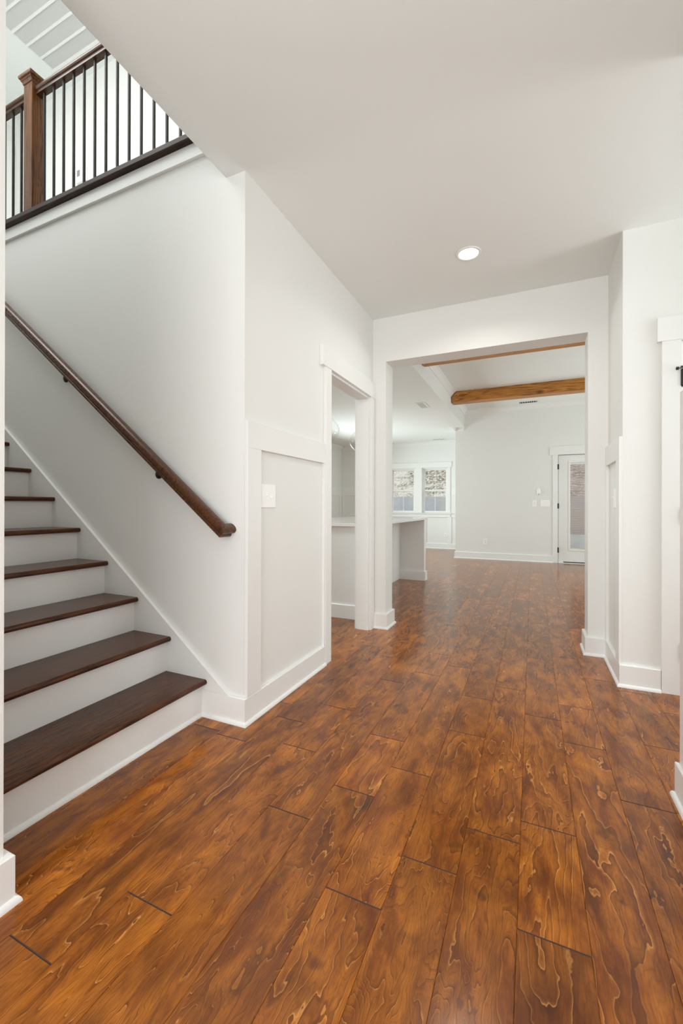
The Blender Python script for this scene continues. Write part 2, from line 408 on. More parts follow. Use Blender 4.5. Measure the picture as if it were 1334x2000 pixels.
# dining wall with two window openings
WX = [(-3.475, -2.800), (-2.622, -1.960)]; WZ = (0.912, 2.075)
struct('wall_dining', boxes([(XK - .12, WX[0][0], YD, YD + .14, 0, ZC), (WX[0][1], WX[1][0], YD, YD + .14, 0, ZC), (WX[1][1], -1.355, YD, YD + .14, 0, ZC)]
       + [(a, b, YD, YD + .14, 0, WZ[0]) for a, b in WX] + [(a, b, YD, YD + .14, WZ[1], ZC) for a, b in WX]), M_WALL)
struct('wall_kitchen_left', boxes([(XK - .12, XK, YA + .12, YD, 0, ZC)]), M_WALL)

# ------------------------------------------------------------------ ceilings
struct('ceiling_foyer', boxes([(XE, 2.66, YFRONT - .12, YA, ZC, ZC + .24), (XLB, 2.66, YA, YB, ZC, ZC + .24)]), M_CEIL)
struct('ceiling_kitchen', boxes([(XK - .12, XLB, YA + .12, YD + .14, ZC, ZC + .24), (XLB, -1.302, YB2, YD + .14, ZC, ZC + .24)]), M_CEIL)
struct('ceiling_family', boxes([(-1.42, 3.1, YB2 - .1, YFAR + .12, ZF, ZF + .12)]), M_CEIL)
struct('ceiling_upper_hall', boxes([(-5.45, -1.2, 0.55, 2.92, ZUC, ZUC + .1)]), M_CEIL)
# the drop between kitchen ceiling and the higher family room ceiling
struct('wall_soffit', boxes([(-1.302, -1.298, YB2, YFAR, ZC, ZF), (-1.42, -1.302, YB2, YFAR, ZC + .24, ZF)]), M_WALL)

def crown(bm, axis, a, b, c0, z1, sgn, h=0.085, d=0.075):
    """crown moulding: runs along axis, back on plane c0, projecting sgn, top at z1"""
    pr = [(0, 0), (0, -h), (.010, -h), (.016, -h * .82), (d * .42, -h * .55), (d * .70, -h * .26), (d * .86, -.018), (d, -.014), (d, 0)]
    pts = [(c0 + sgn * p[0], z1 + p[1]) for p in pr]
    if axis == 0: prism(bm, pts, 0, a, b)
    else: prism(bm, pts, 1, a, b)
bm = bm_new(); crown(bm, 1, YB2, YFAR, -1.298, ZF, 1); crown(bm, 0, -1.298, 2.98, YFAR, ZF, -1)
struct('trim_1', bm, M_TRIM)
bm = bm_new(); crown(bm, 0, XK, -1.475, YD, ZC, -1); crown(bm, 1, YA + .12, YD, XK, ZC, 1); crown(bm, 1, YFAR - .07, YD, -1.475, ZC, -1); crown(bm, 0, -1.475, -1.301, YFAR, ZC, -1)
struct('trim_2', bm, M_TRIM)
bm = bm_new(); crown(bm, 1, 1.83, 2.80, -5.33, ZUC, 1)
struct('trim_3', bm, M_TRIM)

# ------------------------------------------------------------------ baseboards (with quarter-round shoe)
BH, SH = 0.132, 0.018
def base_run(bm, axis, a, b, c0, sgn, ext=(0, 0), shoe=True, t=T, h=BH):
    """board on plane c0 projecting sgn along the other axis; ext lengthens both ends past the corner"""
    pts = [(c0, 0), (c0 + sgn * t, 0), (c0 + sgn * t, h - .004), (c0 + sgn * (t - .004), h), (c0, h)]
    mitre(bm, pts, axis, a, b, c0, ext)
    if shoe:
        q = [(c0 + sgn * t, 0)] + [(c0 + sgn * (t + .0125 * math.cos(u)), SH * math.sin(u)) for u in [i * H90 / 5 for i in range(6)]]
        mitre(bm, q, axis, a, b, c0, ext)
def mitre(bm, pts, axis, a, b, c0, ext):
    """prism whose ends are cut at 45 degrees where ext is 1 (outside corner) or -1 (inside corner)"""
    def P(p, t): return (t, p[0], p[1]) if axis == 0 else (p[0], t, p[1])
    A = [bm.verts.new(P(p, a - ext[0] * abs(p[0] - c0))) for p in pts]; B = [bm.verts.new(P(p, b + ext[1] * abs(p[0] - c0))) for p in pts]
    n = len(pts)
    if ext[0] == 0: bm.faces.new(A)
    if ext[1] == 0: bm.faces.new(list(reversed(B)))
    for i in range(n): bm.faces.new((A[(i + 1) % n], A[i], B[i], B[(i + 1) % n]))
bm = bm_new(); base_run(bm, 1, YA, 2.566, XL, 1, (1, 0)); base_run(bm, 0, -1.562, XL, YA, -1, (0, 1))
struct('baseboard_left', bm, M_TRIM)
bm = bm_new(); base_run(bm, 0, XL + 0.022, HX0, YB, -1, (0, 1)); base_run(bm, 1, YB, YB2, HX0, 1, (1, 1)); base_run(bm, 0, XL, HX0, YB2, 1, (0, 1))
struct('baseboard_back', bm, M_TRIM)
bm = bm_new(); base_run(bm, 0, HX1, XR, YB, -1, (1, -1)); base_run(bm, 1, YB, YB2, HX1, -1, (1, 1)); base_run(bm, 0, HX1, 0.60, YB2, 1, (1, 0))
base_run(bm, 1, YR, YB, XR, -1, (1, -1)); base_run(bm, 0, XR, 0.682, YR, -1, (1, 0))
struct('baseboard_right', bm, M_TRIM)
bm = bm_new(); base_run(bm, 1, YFRONT, YNE, XN - .020, -1, (0, 1), t=0.012); base_run(bm, 0, XN, 2.5, YNE, 1, (1, 0))
struct('baseboard_right_near', bm, M_TRIM)
bm = bm_new(); base_run(bm, 1, YFRONT, YN, XL, 1, (0, 1)); base_run(bm, 0, -1.42, XL, YN, 1, (0, 1), shoe=True)
struct('baseboard_left_near', bm, M_TRIM)
bm = bm_new(); base_run(bm, 0, -1.475, 0.36, YFAR, -1, (1, 0)); base_run(bm, 1, YFAR, YD - .03, -1.475, -1, (1, 0))
struct('baseboard_far', bm, M_TRIM)
bm = bm_new(); base_run(bm, 0, XK, -1.495, YD, -1); struct('baseboard_dining', bm, M_TRIM)

# ------------------------------------------------------------------ wainscot frames and casings
ZW0, ZW1 = 1.370, 1.505
struct('trim_4', boxes([(XL, XL + T, YA, 1.822, BH, ZW0), (XL, XL + T, YA, 2.566, ZW0, ZW1), (XL, XL + T, 2.548, 2.568, BH, ZW0)]), M_TRIM, bevel=0.0015)
# left doorway: casing, jamb lining, head with ears, kitchen side casing
bm = boxes([(XL, XL + .022, 2.568, DO0, 0, DOH), (XL, XL + .022, DO1, 3.535, 0, DOH), (XL, XL + .026, 2.515, YB, DOH, 2.168),
            (XLB, XL, DO0, DO0 + .016, 0, DOH), (XLB, XL, DO1 - .016, DO1, 0, DOH), (XLB, XL, DO0 + .016, DO1 - .016, DOH - .016, DOH)])
struct('trim_5', bm, M_TRIM, bevel=0.0015)
bm = boxes([(XLB - .02, XLB, 2.568, DO0, 0, DOH), (XLB - .02, XLB, DO1, 3.535, 0, DOH), (XLB - .024, XLB, 2.52, 3.545, DOH, 2.168)])
struct('trim_6', bm, M_TRIM, bevel=0.0015)
# right wall wainscot frame
struct('trim_7', boxes([(XR - T, XR, YR, 3.125, BH, ZW0), (XR - T, XR, YR, YB, ZW0, ZW1), (XR - T, XR, 3.505, YB, BH, ZW0)]), M_TRIM, bevel=0.0015)
# near right wall wainscot
struct('trim_8', boxes([(XN - .020, XN, YFRONT, YNE, BH, ZW1), ]), M_TRIM, bevel=0.0015)
# side hall door casing
bm = boxes([(0.684, 0.776, YR - .022, YR, 0, 2.040), (1.59, 1.682, YR - .022, YR, 0, 2.040), (0.662, 1.70, YR - .026, YR, 2.040, 2.178)])
struct('trim_9', bm, M_TRIM, bevel=0.0015)
# far door casing
bm = boxes([(0.360, 0.446, YFAR - .022, YFAR, 0, 2.068), (1.364, 1.45, YFAR - .022, YFAR, 0, 2.068), (0.308, 1.50, YFAR - .026, YFAR, 2.068, 2.235)])
struct('trim_10', bm, M_TRIM, bevel=0.0015)

# ------------------------------------------------------------------ staircase
RISE, RUN, NX, NSTEP = 0.1890, 0.2475, -1.518, 13
st = thing('staircase', 'white painted staircase with dark stained oak treads rising to the left', 'staircase', (NX, YA, 0))
YT0, YT1 = YN + .019, YA - .019
def nose(k): return NX - RUN * (k - 1)
def tread_bm(k):
    bm = bm_new(); x = nose(k); z1 = RISE * k; th = 0.027
    prof = [(x - RUN - .034, z1), (x - .011, z1)] + [(x - .0135 + .0135 * math.cos(a), z1 - .0135 + .0135 * math.sin(a)) for a in [H90 - i * math.pi / 8 for i in range(1, 8)]] + [(x - .011, z1 - th), (x - RUN - .034, z1 - th)]
    prism(bm, prof, 1, YT0, YT1 - .001); return bm
tr0 = None
for k in range(1, NSTEP + 1):
    if tr0 is None:
        tr0 = obj('tread', tread_bm(1), M_TREAD, st); tr0['label'] = 'dark stained oak tread'
        rb = bm_new(); box(rb, nose(1) - .034 - .016, nose(1) - .034, YT0, YT1, 0.0, RISE - .027)
        ri0 = obj('riser', rb, M_TRIM, st, bevel=0.001)
    else:
        for src in (tr0, ri0):
            c = src.copy(); COL.objects.link(c); c.parent = st; c.location = (-RUN * (k - 1), 0, RISE * (k - 1))
bm = bm_new()
q = [(nose(1) - .034, 0)] + [(nose(1) - .034 + .0125 * math.cos(u), SH * math.sin(u)) for u in [i * H90 / 5 for i in range(6)]]
prism(bm, q, 1, YT0, YT1); obj('shoe_moulding', bm, M_TRIM, st)
XK0 = -1.386
def skirt_pts(xend): 
    zt = lambda x: BH + 0.767 * (XK0 - x)
    return [(-1.5625, 0), (-1.5625, 0.0), (-1.5625, BH), (XK0 - 0.0, BH)]
bm = bm_new()
zt = lambda x: BH + 0.767 * (XK0 - x)
poly = [(-1.5615, 0), (-1.5615, BH - .001), (XK0, BH - .001), (-4.75, zt(-4.75)), (-4.75, zt(-4.75) - 0.45), (-4.75, zt(-4.75) - 0.75)]
poly = [(-1.5615, 0.0), (-1.5615, BH), (XK0, BH), (-4.75, zt(-4.75)), (-4.75, zt(-4.75) - .70)]
prism(bm, poly, 1, YA - .019, YA - .001); obj('skirt_board', bm, M_TRIM, st)
bm = bm_new(); zs = lambda x: zt(x)
poly2 = [(-1.5615, 0.0), (-1.5615, zs(-1.5615)), (-4.75, zs(-4.75)), (-4.75, zs(-4.75) - .70)]
prism(bm, poly2, 1, YN + .001, YN + .019); obj('skirt_board', bm, M_TRIM, st)

# ------------------------------------------------------------------ wall handrail
PROF = [(-.019, 0), (-.019, .010), (-.016, .013), (-.0175, .020), (-.0245, .026), (-.0285, .033), (-.0285, .042), (-.0255, .050), (-.017, .056), (-.006, .0585),
        (.006, .0585), (.017, .056), (.0255, .050), (.0285, .042), (.0285, .033), (.0245, .026), (.0175, .020), (.016, .013), (.019, .010), (.019, 0)]
hr = thing('wall_handrail', 'dark stained oak handrail mounted on the white stair wall', 'handrail', (-1.4, YA, 0.93))
YC = 1.640; cosT = 1 / math.sqrt(1 + SLOPE ** 2)
bm = bm_new(); ang = math.atan(SLOPE)
XEND = -1.378; Z0 = 0.928
def zl(x): return Z0 + SLOPE * (XEND - x)
ringA, ringB, ringC = [], [], []
ct, sn = math.cos(ang), math.sin(ang)          # rail runs down to the right: t = (ct, -sn), normal = (sn, ct)
bx0, bz0 = -1.400, 0.938; LEN = 4.4
for a, b in PROF:                              # a > 0: towards the wall
    px, pz = bx0 + b * sn - a * ct, bz0 + b * ct + a * sn
    ringA.append(bm.verts.new((bx0 + b * sn - LEN * ct, YC + a, bz0 + b * ct + LEN * sn)))
    ringB.append(bm.verts.new((px, YC + a, pz)))
    ringC.append(bm.verts.new((px, YA - .0008, pz)))
n = len(PROF)
for A, B in ((ringA, ringB), (ringB, ringC)):
    for i in range(n): bm.faces.new((A[i], A[(i + 1) % n], B[(i + 1) % n], B[i]))
bm.faces.new(ringA); bm.faces.new(list(reversed(ringC)))
obj('rail', bm, M_RAILS, hr)
for xb in (-1.865, -2.665):
    bm = bm_new(); zb = zl(xb)
    lathe(bm, [(0.026, 0), (0.026, -.004), (0.020, -.010), (0.010, -.013)], (xb - .012, YA, zb - .056), axis=1, seg=24)
    br = obj('bracket', bm, M_BLACK, hr, smooth=True); br['label'] = 'black metal rail bracket'
    bm = bm_new(); pts = []
    for i in range(9):
        t = i / 8; a = t * H90
        pts.append((xb - .012 + .012 * t, YA - .012 - .050 * math.sin(a), zb - .056 + .040 * (1 - math.cos(a))))
    tube(bm, pts, 0.0065); obj('arm', bm, M_BLACK, br, smooth=True)
    bm = bm_new(); box(bm, xb - .032, xb + .032, YC - .012, YC + .012, -.003, .003)
    for v in bm.verts: v.co.z += zl(v.co.x) - .004
    obj('saddle', bm, M_BLACK, br, bevel=.002)
    bm = bm_new(); lathe(bm, [(0, -.012), (.012, -.010), (.015, 0), (.010, .010), (0, .013)], (xb + .008, YC + .004, zb - .012), seg=16)
    obj('knuckle', bm, M_BLACK, br, smooth=True)

# ------------------------------------------------------------------ upper railing
YRAIL = 1.80
ur = thing('balcony_railing', 'dark oak railing with slim black balusters along the upper hall', 'railing', (-3.0, YRAIL, ZU))
bm = bm_new(); prism(bm, [(1.668, 2.988), (1.664, 2.996), (1.664, 3.022), (1.672, 3.030), (1.86, 3.030), (1.862, 3.022), (1.862, 2.988)], 0, -5.30, XE - .006)
obj('base_cap', bm, M_RAILC, ur, bevel=.002)
def rail_seg(x0, x1):
    bm = bm_new()
    prism(bm, [(YRAIL + a, 3.930 + b) for a, b in PROF], 0, x0, x1); return obj('rail', bm, M_RAILX, ur)
NWX0, NWX1 = -3.229, -3.137
rail_seg(NWX1, XE - .006); rail_seg(-5.30, NWX0)
bm = bm_new(); box(bm, NWX0, NWX1, 1.755, 1.845, 3.030, 4.030)
nw = obj('newel_post', bm, M_NEWEL, ur, bevel=.002)
bm = bm_new(); cx, cy = (NWX0 + NWX1) / 2, 1.80
def sq(bm, levels):
    rings = [[bm.verts.new((cx + sx * w, cy + sy * w, z)) for sx, sy in ((-1, -1), (1, -1), (1, 1), (-1, 1))] for w, z in levels]
    for A, B in zip(rings[:-1], rings[1:]):
        for i in range(4): bm.faces.new((A[i], A[(i + 1) % 4], B[(i + 1) % 4], B[i]))
    bm.faces.new(rings[0]); bm.faces.new(rings[-1])
sq(bm, [(.0465, 4.000), (.0500, 4.004), (.0510, 4.012), (.0550, 4.020), (.0600, 4.026), (.0600, 4.032), (.0680, 4.038), (.0700, 4.044), (.0700, 4.056), (.0670, 4.062), (.020, 4.082), (.001, 4.084)])
obj('post_cap', bm, M_NEWEL, ur, bevel=.001)
bm = bm_new(); box(bm, -.0065, .0065, -.0065, .0065, 3.030, 3.932)
for v in bm.verts: v.co.x += -3.0715; v.co.y += YRAIL
b0 = None
for xb in [-3.0715 + .1040 * i for i in range(16)] + [-3.336, -3.4365, -3.540, -3.644, -3.748, -3.852, -3.956, -4.06, -4.164]:
    if b0 is None: b0 = obj('baluster', bm, M_IRON, ur, bevel=.001); b0['label'] = 'slim square black iron baluster'
    else:
        c = b0.copy(); COL.objects.link(c); c.parent = ur; c.location = (xb + 3.0715, 0, 0)
# painted apron under the cap
bm = boxes([(-5.33, XE - .004, YA - .012, YA, 2.912, 2.988), (-5.33, XE - .004, YA - .018, YA, 2.905, 2.922)])
struct('trim_11', bm, M_TRIM, bevel=.002)

# return air grille on the upper ceiling
gx0, gx1, gy1 = -4.33, -3.30, 2.622
gr = thing('ceiling_grille', 'large white return air grille on the upper hall ceiling', 'air grille', ((gx0 + gx1) / 2, 2.2, ZUC))
NB = 6; GP = 0.1235; gy0 = gy1 - NB * GP - .01
bm = boxes([(gx0, gx1, gy1 - .012, gy1 + .012, ZUC - .010, ZUC), (gx0, gx1, gy0 - .02, gy0, ZUC - .010, ZUC), (gx0 - .006, gx0, gy0, gy1, ZUC - .008, ZUC), (gx1, gx1 + .02, gy0, gy1, ZUC - .010, ZUC)])
obj('frame', bm, M_TRIM, gr)
bm = boxes([(gx0, gx1, gy0, gy1, ZUC - .0012, ZUC - .0002)]); obj('backing', bm, M_SHADE, gr)
for i in range(1, NB):
    y = gy1 - GP * i
    obj('cross_bar', boxes([(gx0, gx1, y - .009, y + .009, ZUC - .0095, ZUC - .0015)]), M_TRIM, gr)
bm = bm_new(); x = gx0 + .006
while x < gx1 - .006:
    prism(bm, [(x, ZUC - .0015), (x + .0070, ZUC - .0075), (x + .0085, ZUC - .0075), (x + .0015, ZUC - .0015)], 1, gy0, gy1 - .012); x += .0125
lv = obj('louvers', bm, M_TRIM, gr); lv['kind'] = 'stuff'

# keypad on the upper hall wall
kp = thing('alarm_keypad', 'white wall keypad with small grey screen behind the upstairs balusters', 'keypad', (-4.15, 2.80, 4.41))
obj('body', boxes([(-4.225, -4.075, 2.775, 2.80, 4.345, 4.490)]), M_PLASTIC, kp, bevel=.006)
obj('screen', boxes([(-4.200, -4.160, 2.7725, 2.7755, 4.405, 4.465)]), M_GREY, kp)
obj('button_pad', boxes([(-4.150, -4.090, 2.772, 2.7755, 4.375, 4.465)]), M_TRIM, kp, bevel=.002)

def panel_door_x(x, y0, y1, z0, z1):
    bm = boxes([(x, x + .035, y0, y1, z0, z1)]); w = y1 - y0
    s = .11
    for a, b in ((y0, y0 + s), (y1 - s, y1)): box(bm, x + .035, x + .043, a, b, z0, z1)
    for a, b in ((z0, z0 + .2), (z0 + .62, z0 + .74), (z0 + 1.25, z0 + 1.36), (z1 - .12, z1)): box(bm, x + .035, x + .043, y0 + s, y1 - s, a, b)
    return bm
d3 = struct('door_3', panel_door_x(-5.33, 1.99, 2.69, ZU, ZU + 2.02), M_TRIM, bevel=.002)
struct('trim_12', boxes([(-5.33, -5.305, 2.69, 2.77, ZU, ZU + 2.03), (-5.33, -5.305, 1.91, 1.99, ZU, ZU + 2.03), (-5.33, -5.302, 1.88, 2.795, ZU + 2.03, ZU + 2.14)]), M_TRIM)

# ------------------------------------------------------------------ light switches and outlets
def wall_plate(name, label, cat, plane, c, u, z, w, h, kinds, group=None):
    """plate on a wall: plane '+X','-X','-Y'; c wall coordinate; u centre along wall; kinds per gang"""
    def B(u0, u1, d0, d1, z0, z1):
        if plane == '+X': return (c + d0, c + d1, u + u0, u + u1, z + z0, z + z1)
        if plane == '-X': return (c - d1, c - d0, u + u0, u + u1, z + z0, z + z1)
        return (u + u0, u + u1, c - d1, c - d0, z + z0, z + z1)
    loc = {'+X': (c, u, z), '-X': (c, u, z), '-Y': (u, c, z)}[plane]
    t = thing(name, label, cat, loc, group)
    obj('cover_plate', boxes([B(-w / 2, w / 2, 0, .006, -h / 2, h / 2)]), M_PLASTIC, t, bevel=.0025)
    n = len(kinds)
    for i, kd in enumerate(kinds):
        uc = (i - (n - 1) / 2) * .046
        if kd in ('up', 'down'):
            obj('switch_frame', boxes([B(uc - .0055, uc + .0055, .005, .0075, -.013, .013)]), M_GREY if False else M_PLASTIC, t, bevel=.001)
            s = 1 if kd == 'up' else -1
            bm = boxes([B(uc - .0038, uc + .0038, .006, .016, s * .001 if s > 0 else -.011, .011 if s > 0 else s * .001)])
            obj('toggle', bm, M_PLASTIC, t, bevel=.001)
            for sz in (-.030, .030):
                obj('screw', boxes([B(uc - .003, uc + .003, .0055, .0075, sz - .003, sz + .003)]), M_SHADE if False else M_PLASTIC, t, bevel=.001)
        elif kd == 'rocker':
            obj('rocker', boxes([B(uc - .016, uc + .016, .005, .0085, -.033, .033)]), M_TRIM, t, bevel=.001)
        else:
            for s in (-.019, .019):
                r = obj('receptacle', boxes([B(uc - .016, uc + .016, .005, .0080, s - .014, s + .014)]), M_TRIM, t, bevel=.003)
                r['_loc'] = t['_loc']
                obj('slots', boxes([B(uc - .007, uc - .0045, .0079, .0084, s - .004, s + .006), B(uc + .0045, uc + .007, .0079, .0084, s - .003, s + .006), B(uc - .002, uc + .002, .0079, .0084, s - .010, s - .006)]), M_DARK, r)
                del r['_loc']
    return t
wall_plate('light_switch', 'white double toggle switch plate in the wainscot panel beside the handrail end', 'light switch', '+X', XL, 1.908, 1.133, .134, .124, ['up', 'down'])
wall_plate('light_switch', 'white toggle switch plate in the narrow panel right of the wide opening', 'light switch', '-X', XR, 3.262, 1.135, .076, .124, ['up'])
wall_plate('light_switch', 'small single rocker switch plate on the far wall, left of the triple one', 'light switch', '-Y', YFAR, .0385, 1.140, .073, .124, ['rocker'])
wall_plate('light_switch', 'wide triple toggle switch plate beside the glass door casing', 'light switch', '-Y', YFAR, .2275, 1.140, .161, .124, ['up', 'down', 'up'])
wall_plate('wall_outlet', 'white wall outlet low on the far grey-white wall', 'outlet', '-Y', YFAR, -.8785, .360, .075, .117, ['outlet'])
wall_plate('wall_outlet', 'white wall outlet low in the panel under the dining window', 'outlet', '-Y', YD, -2.012, .345, .075, .117, ['outlet'])
# oval chime above the switches
ch = thing('wall_sensor', 'small oval grey and white sensor above the far wall switches', 'sensor', (.112, YFAR, 1.365))
bm = bm_new(); lathe(bm, [(.030, 0), (.030, -.012), (.024, -.020), (.0, -.022)], (.112, YFAR, 1.365), axis=1, seg=28)
for v in bm.verts: v.co.z = 1.365 + (v.co.z - 1.365) * 2.3
obj('body', bm, M_PLASTIC, ch, smooth=True)
bm = bm_new(); lathe(bm, [(.010, -.016), (.010, -.022), (0, -.024)], (.112, YFAR, 1.318), axis=1, seg=16); obj('lens', bm, M_GREY, ch, smooth=True)

# ------------------------------------------------------------------ recessed light, ceiling registers
def can_light(x, y, z, label, lamp=None):
    t = thing('recessed_light', label, 'ceiling light', (x, y, z))
    bm = bm_new(); lathe(bm, [(.062, -.001), (.064, -.006), (.078, -.005), (.083, -.0005)], (x, y, z), seg=40); obj('trim_ring', bm, M_TRIM, t, smooth=True)
    bm = bm_new(); lathe(bm, [(0, -.0042), (.061, -.0042), (.062, -.0012)], (x, y, z), seg=40); obj('lens', bm, M_LAMP, t)
    if lamp:
        l = bpy.data.lights.new('recessed_lamp', 'AREA'); l.shape = 'DISK'; l.size = .12; l.energy = lamp; l.color = (1.0, .96, .90); l.spread = math.radians(150)
        lo = bpy.data.objects.new('recessed_lamp', l); COL.objects.link(lo); lo.parent = t; lo.location = (0, 0, -.012)
    return t
can_light(-.385, 2.868, ZC, 'round lit recessed ceiling light in front of the wide opening', 5)

def register(name, label, x0, x1, y0, y1, z, along_x, n):
    t = thing(name, label, 'air vent', ((x0 + x1) / 2, (y0 + y1) / 2, z)); f = .020
    obj('frame', boxes([(x0, x1, y0, y0 + f, z - .007, z), (x0, x1, y1 - f, y1, z - .007, z), (x0, x0 + f, y0 + f, y1 - f, z - .007, z), (x1 - f, x1, y0 + f, y1 - f, z - .007, z)]), M_TRIM, t, bevel=.001)
    obj('opening', boxes([(x0 + f, x1 - f, y0 + f, y1 - f, z - .0012, z - .0002)]), M_DARK if not along_x else M_DARK, t)
    bm = bm_new()
    for i in range(n):
        if along_x:
            xx = x0 + f + (x1 - x0 - 2 * f) * (i + .5) / n; box(bm, xx - .0035, xx + .0035, y0 + f, y1 - f, z - .006, z - .0015)
        else:
            yy = y0 + f + (y1 - y0 - 2 * f) * (i + .5) / n; box(bm, x0 + f, x1 - f, yy - .0055, yy + .0055, z - .006, z - .0015)
    obj('vanes', bm, M_TRIM, t); return t
register('ceiling_register', 'white supply air register on the kitchen ceiling beside the soffit', -1.728, -1.578, 6.67, 7.07, ZC, False, 14)
register('ceiling_register', 'slim slotted air register near the dining room back wall', -2.28, -1.95, 10.42, 10.56, ZC, True, 10)
register('ceiling_register', 'slotted air register on the family room ceiling behind the wood beam', -.252, .10, 8.72, 8.90, ZF, True, 8)

# ------------------------------------------------------------------ wooden ceiling beams
def beam(y0, y1, label, dx=0):
    bm = bm_new()
    prism(bm, [(-1.297, 2.935), (-1.285, 2.895), (2.975, 2.895), (2.975, ZF - .001), (-1.195, ZF - .001), (-1.275, 3.000)], 1, y0, y1)
    return tag(obj('wood_beam', bm, M_BEAM, bevel=.004, loc=(0.8, (y0 + y1) / 2, ZF)), label, 'beam')
beam(7.50, 7.715, 'golden brown knotty pine ceiling beam farther into the family room')
beam(5.235, 5.445, 'pine ceiling beam nearest the opening, only its underside showing')

# ------------------------------------------------------------------ kitchen island, countertop, pendants
isl = thing('kitchen_island', 'white painted kitchen island with open seating overhang', 'kitchen island', (-1.95, 4.9, 0))
IX1 = -1.436; IY0, IY1 = 3.775, 6.09
bm = boxes([(-2.55, -1.80, IY0 + .10, IY1 + .04, 0, .884)]); obj('cabinet_body', bm, M_CAB, isl)
for ya, yb in ((IY0 - .05, IY0 + .05), (IY1, IY1 + .10)):
    bm = boxes([(-2.55, IX1, ya, yb, 0, .884)]); obj('end_panel', bm, M_CAB, isl, bevel=.002)
    bm = bm_new(); base_run(bm, 0, -2.55, IX1, ya, -1, (0, 1), shoe=False); base_run(bm, 1, ya, yb, IX1, 1, (1, 1), shoe=False)
    obj('baseboard', bm, M_TRIM, isl)
tag(obj('countertop', boxes([(-2.62, -1.415, IY0 - .085, IY1 + .14, .885, .915)]), M_QUARTZ, bevel=.003, loc=(-2.0, 4.9, .885)), 'white quartz countertop on the kitchen island', 'countertop')

def pendant(x, y, z, label):
    t = thing('pendant_light', label, 'pendant light', (x, y, ZC), 'glass pendants over the island')
    prof = []
    H, Rm = .30, .128
    for i in range(25):
        s = i / 24; a = math.pi * s
        r = Rm * math.sin(a) ** 0.9 * (1 - .28 * (1 - s)) if 0 < s < 1 else 0.0
        prof.append((max(r, .018 if i == 0 else 0.0005), H * (.5 - s) + .0))
    bm = bm_new(); lathe(bm, prof, (x, y, z), seg=40); obj('glass_globe', bm, M_GLOBE, t, smooth=True)
    bm = bm_new(); lathe(bm, [(0, .20), (.020, .20), (.022, .14), (.018, .10), (0, .10)], (x, y, z), seg=20); obj('socket', bm, M_TRIM, t, smooth=True)
    bm = bm_new(); lathe(bm, [(0, .10), (.012, .095), (.026, .05), (.022, .02), (0, .0)], (x, y, z), seg=20); obj('bulb', bm, M_BULB, t, smooth=True)
    bm = bm_new(); tube(bm, [(x, y, z + .2), (x, y, ZC)], .004, 8); obj('cord', bm, M_TRIM, t)
    bm = bm_new(); lathe(bm, [(0, -.022), (.055, -.02), (.06, 0)], (x, y, ZC), seg=28); obj('canopy', bm, M_TRIM, t, smooth=True)
    return t
pendant(-1.945, 4.80, 1.885, 'clear glass pendant globe half hidden by the doorway jamb')
pendant(-1.945, 3.97, 1.885, 'clear glass pendant globe at the left edge of the doorway')

# ------------------------------------------------------------------ dining windows
def window(i, x0, x1):
    z0, z1 = WZ; y0, y1 = YD, YD + .14; f = .030
    fr = struct('window_%d' % i, boxes([(x0, x0 + f, y0 + .03, y1, z0, z1), (x1 - f, x1, y0 + .03, y1, z0, z1), (x0 + f, x1 - f, y0 + .03, y1, z1 - f, z1), (x0 + f, x1 - f, y0 + .03, y1, z0, z0 + .018)]), M_TRIM, bevel=.002)
    zm = 1.492; xc = (x0 + x1) / 2
    s = .030
    def sash(za, zb, y):
        a, b = x0 + f, x1 - f
        so = obj('sash', boxes([(a, a + s, y, y + .032, za, zb), (b - s, b, y, y + .032, za, zb), (a + s, b - s, y, y + .032, zb - s, zb), (a + s, b - s, y, y + .032, za, za + s)]), M_TRIM, fr, bevel=.002)
        obj('glass', boxes([(a + s - .002, b - s + .002, y + .014, y + .017, za + s - .002, zb - s + .002)]), M_GLASS, so)
        obj('muntin', boxes([(xc - .0042, xc + .0042, y + .008, y + .024, za + s, zb - s)]), M_TRIM, so)
    sash(zm - .034, z1 - f, y0 + .085); sash(z0 + .018, zm + .016, y0 + .050)
window(1, *WX[0]); window(2, *WX[1])
bm = boxes([(-3.62, -3.475, YD - .020, YD, .915, 2.075), (-2.80, -2.622, YD - .020, YD, .915, 2.075), (-1.960, -1.895, YD - .020, YD, .915, 2.075), (-3.66, -1.862, YD - .024, YD, 2.075, 2.215),
            (-3.66, -1.862, YD - .05, YD + .03, .888, .912), (-3.62, -1.895, YD - .018, YD, .80, .888)])
struct('trim_13', bm, M_TRIM, bevel=.002)
# dining wainscot frame under and beside the windows, and on the kitchen side wall
bm = boxes([(-3.62, -1.475, YD - .016, YD, .80, .805), (-1.955, -1.862, YD - .016, YD, BH, .80), (-2.66, -2.50, YD - .016, YD, BH, .80),
            (-1.862, -1.495, YD - .016, YD, 1.372, 1.505), (-4.90, -3.66, YD - .016, YD, 1.372, 1.60), (-4.905, -4.84, YD - .016, YD, BH, 1.372), (-4.30, -4.18, YD - .016, YD, BH, 1.372), (-3.78, -3.62, YD - .016, YD, BH, 1.372),
            (XK, XK + .016, 4.0, YD, 1.372, 1.60), (XK, XK + .016, YD - .12, YD - .02, BH, 1.372), (XK, XK + .016, YD - .75, YD - .63, BH, 1.372), (XK, XK + .016, YD - 1.4, YD - 1.28, BH, 1.372)])
struct('trim_14', bm, M_TRIM, bevel=.002)

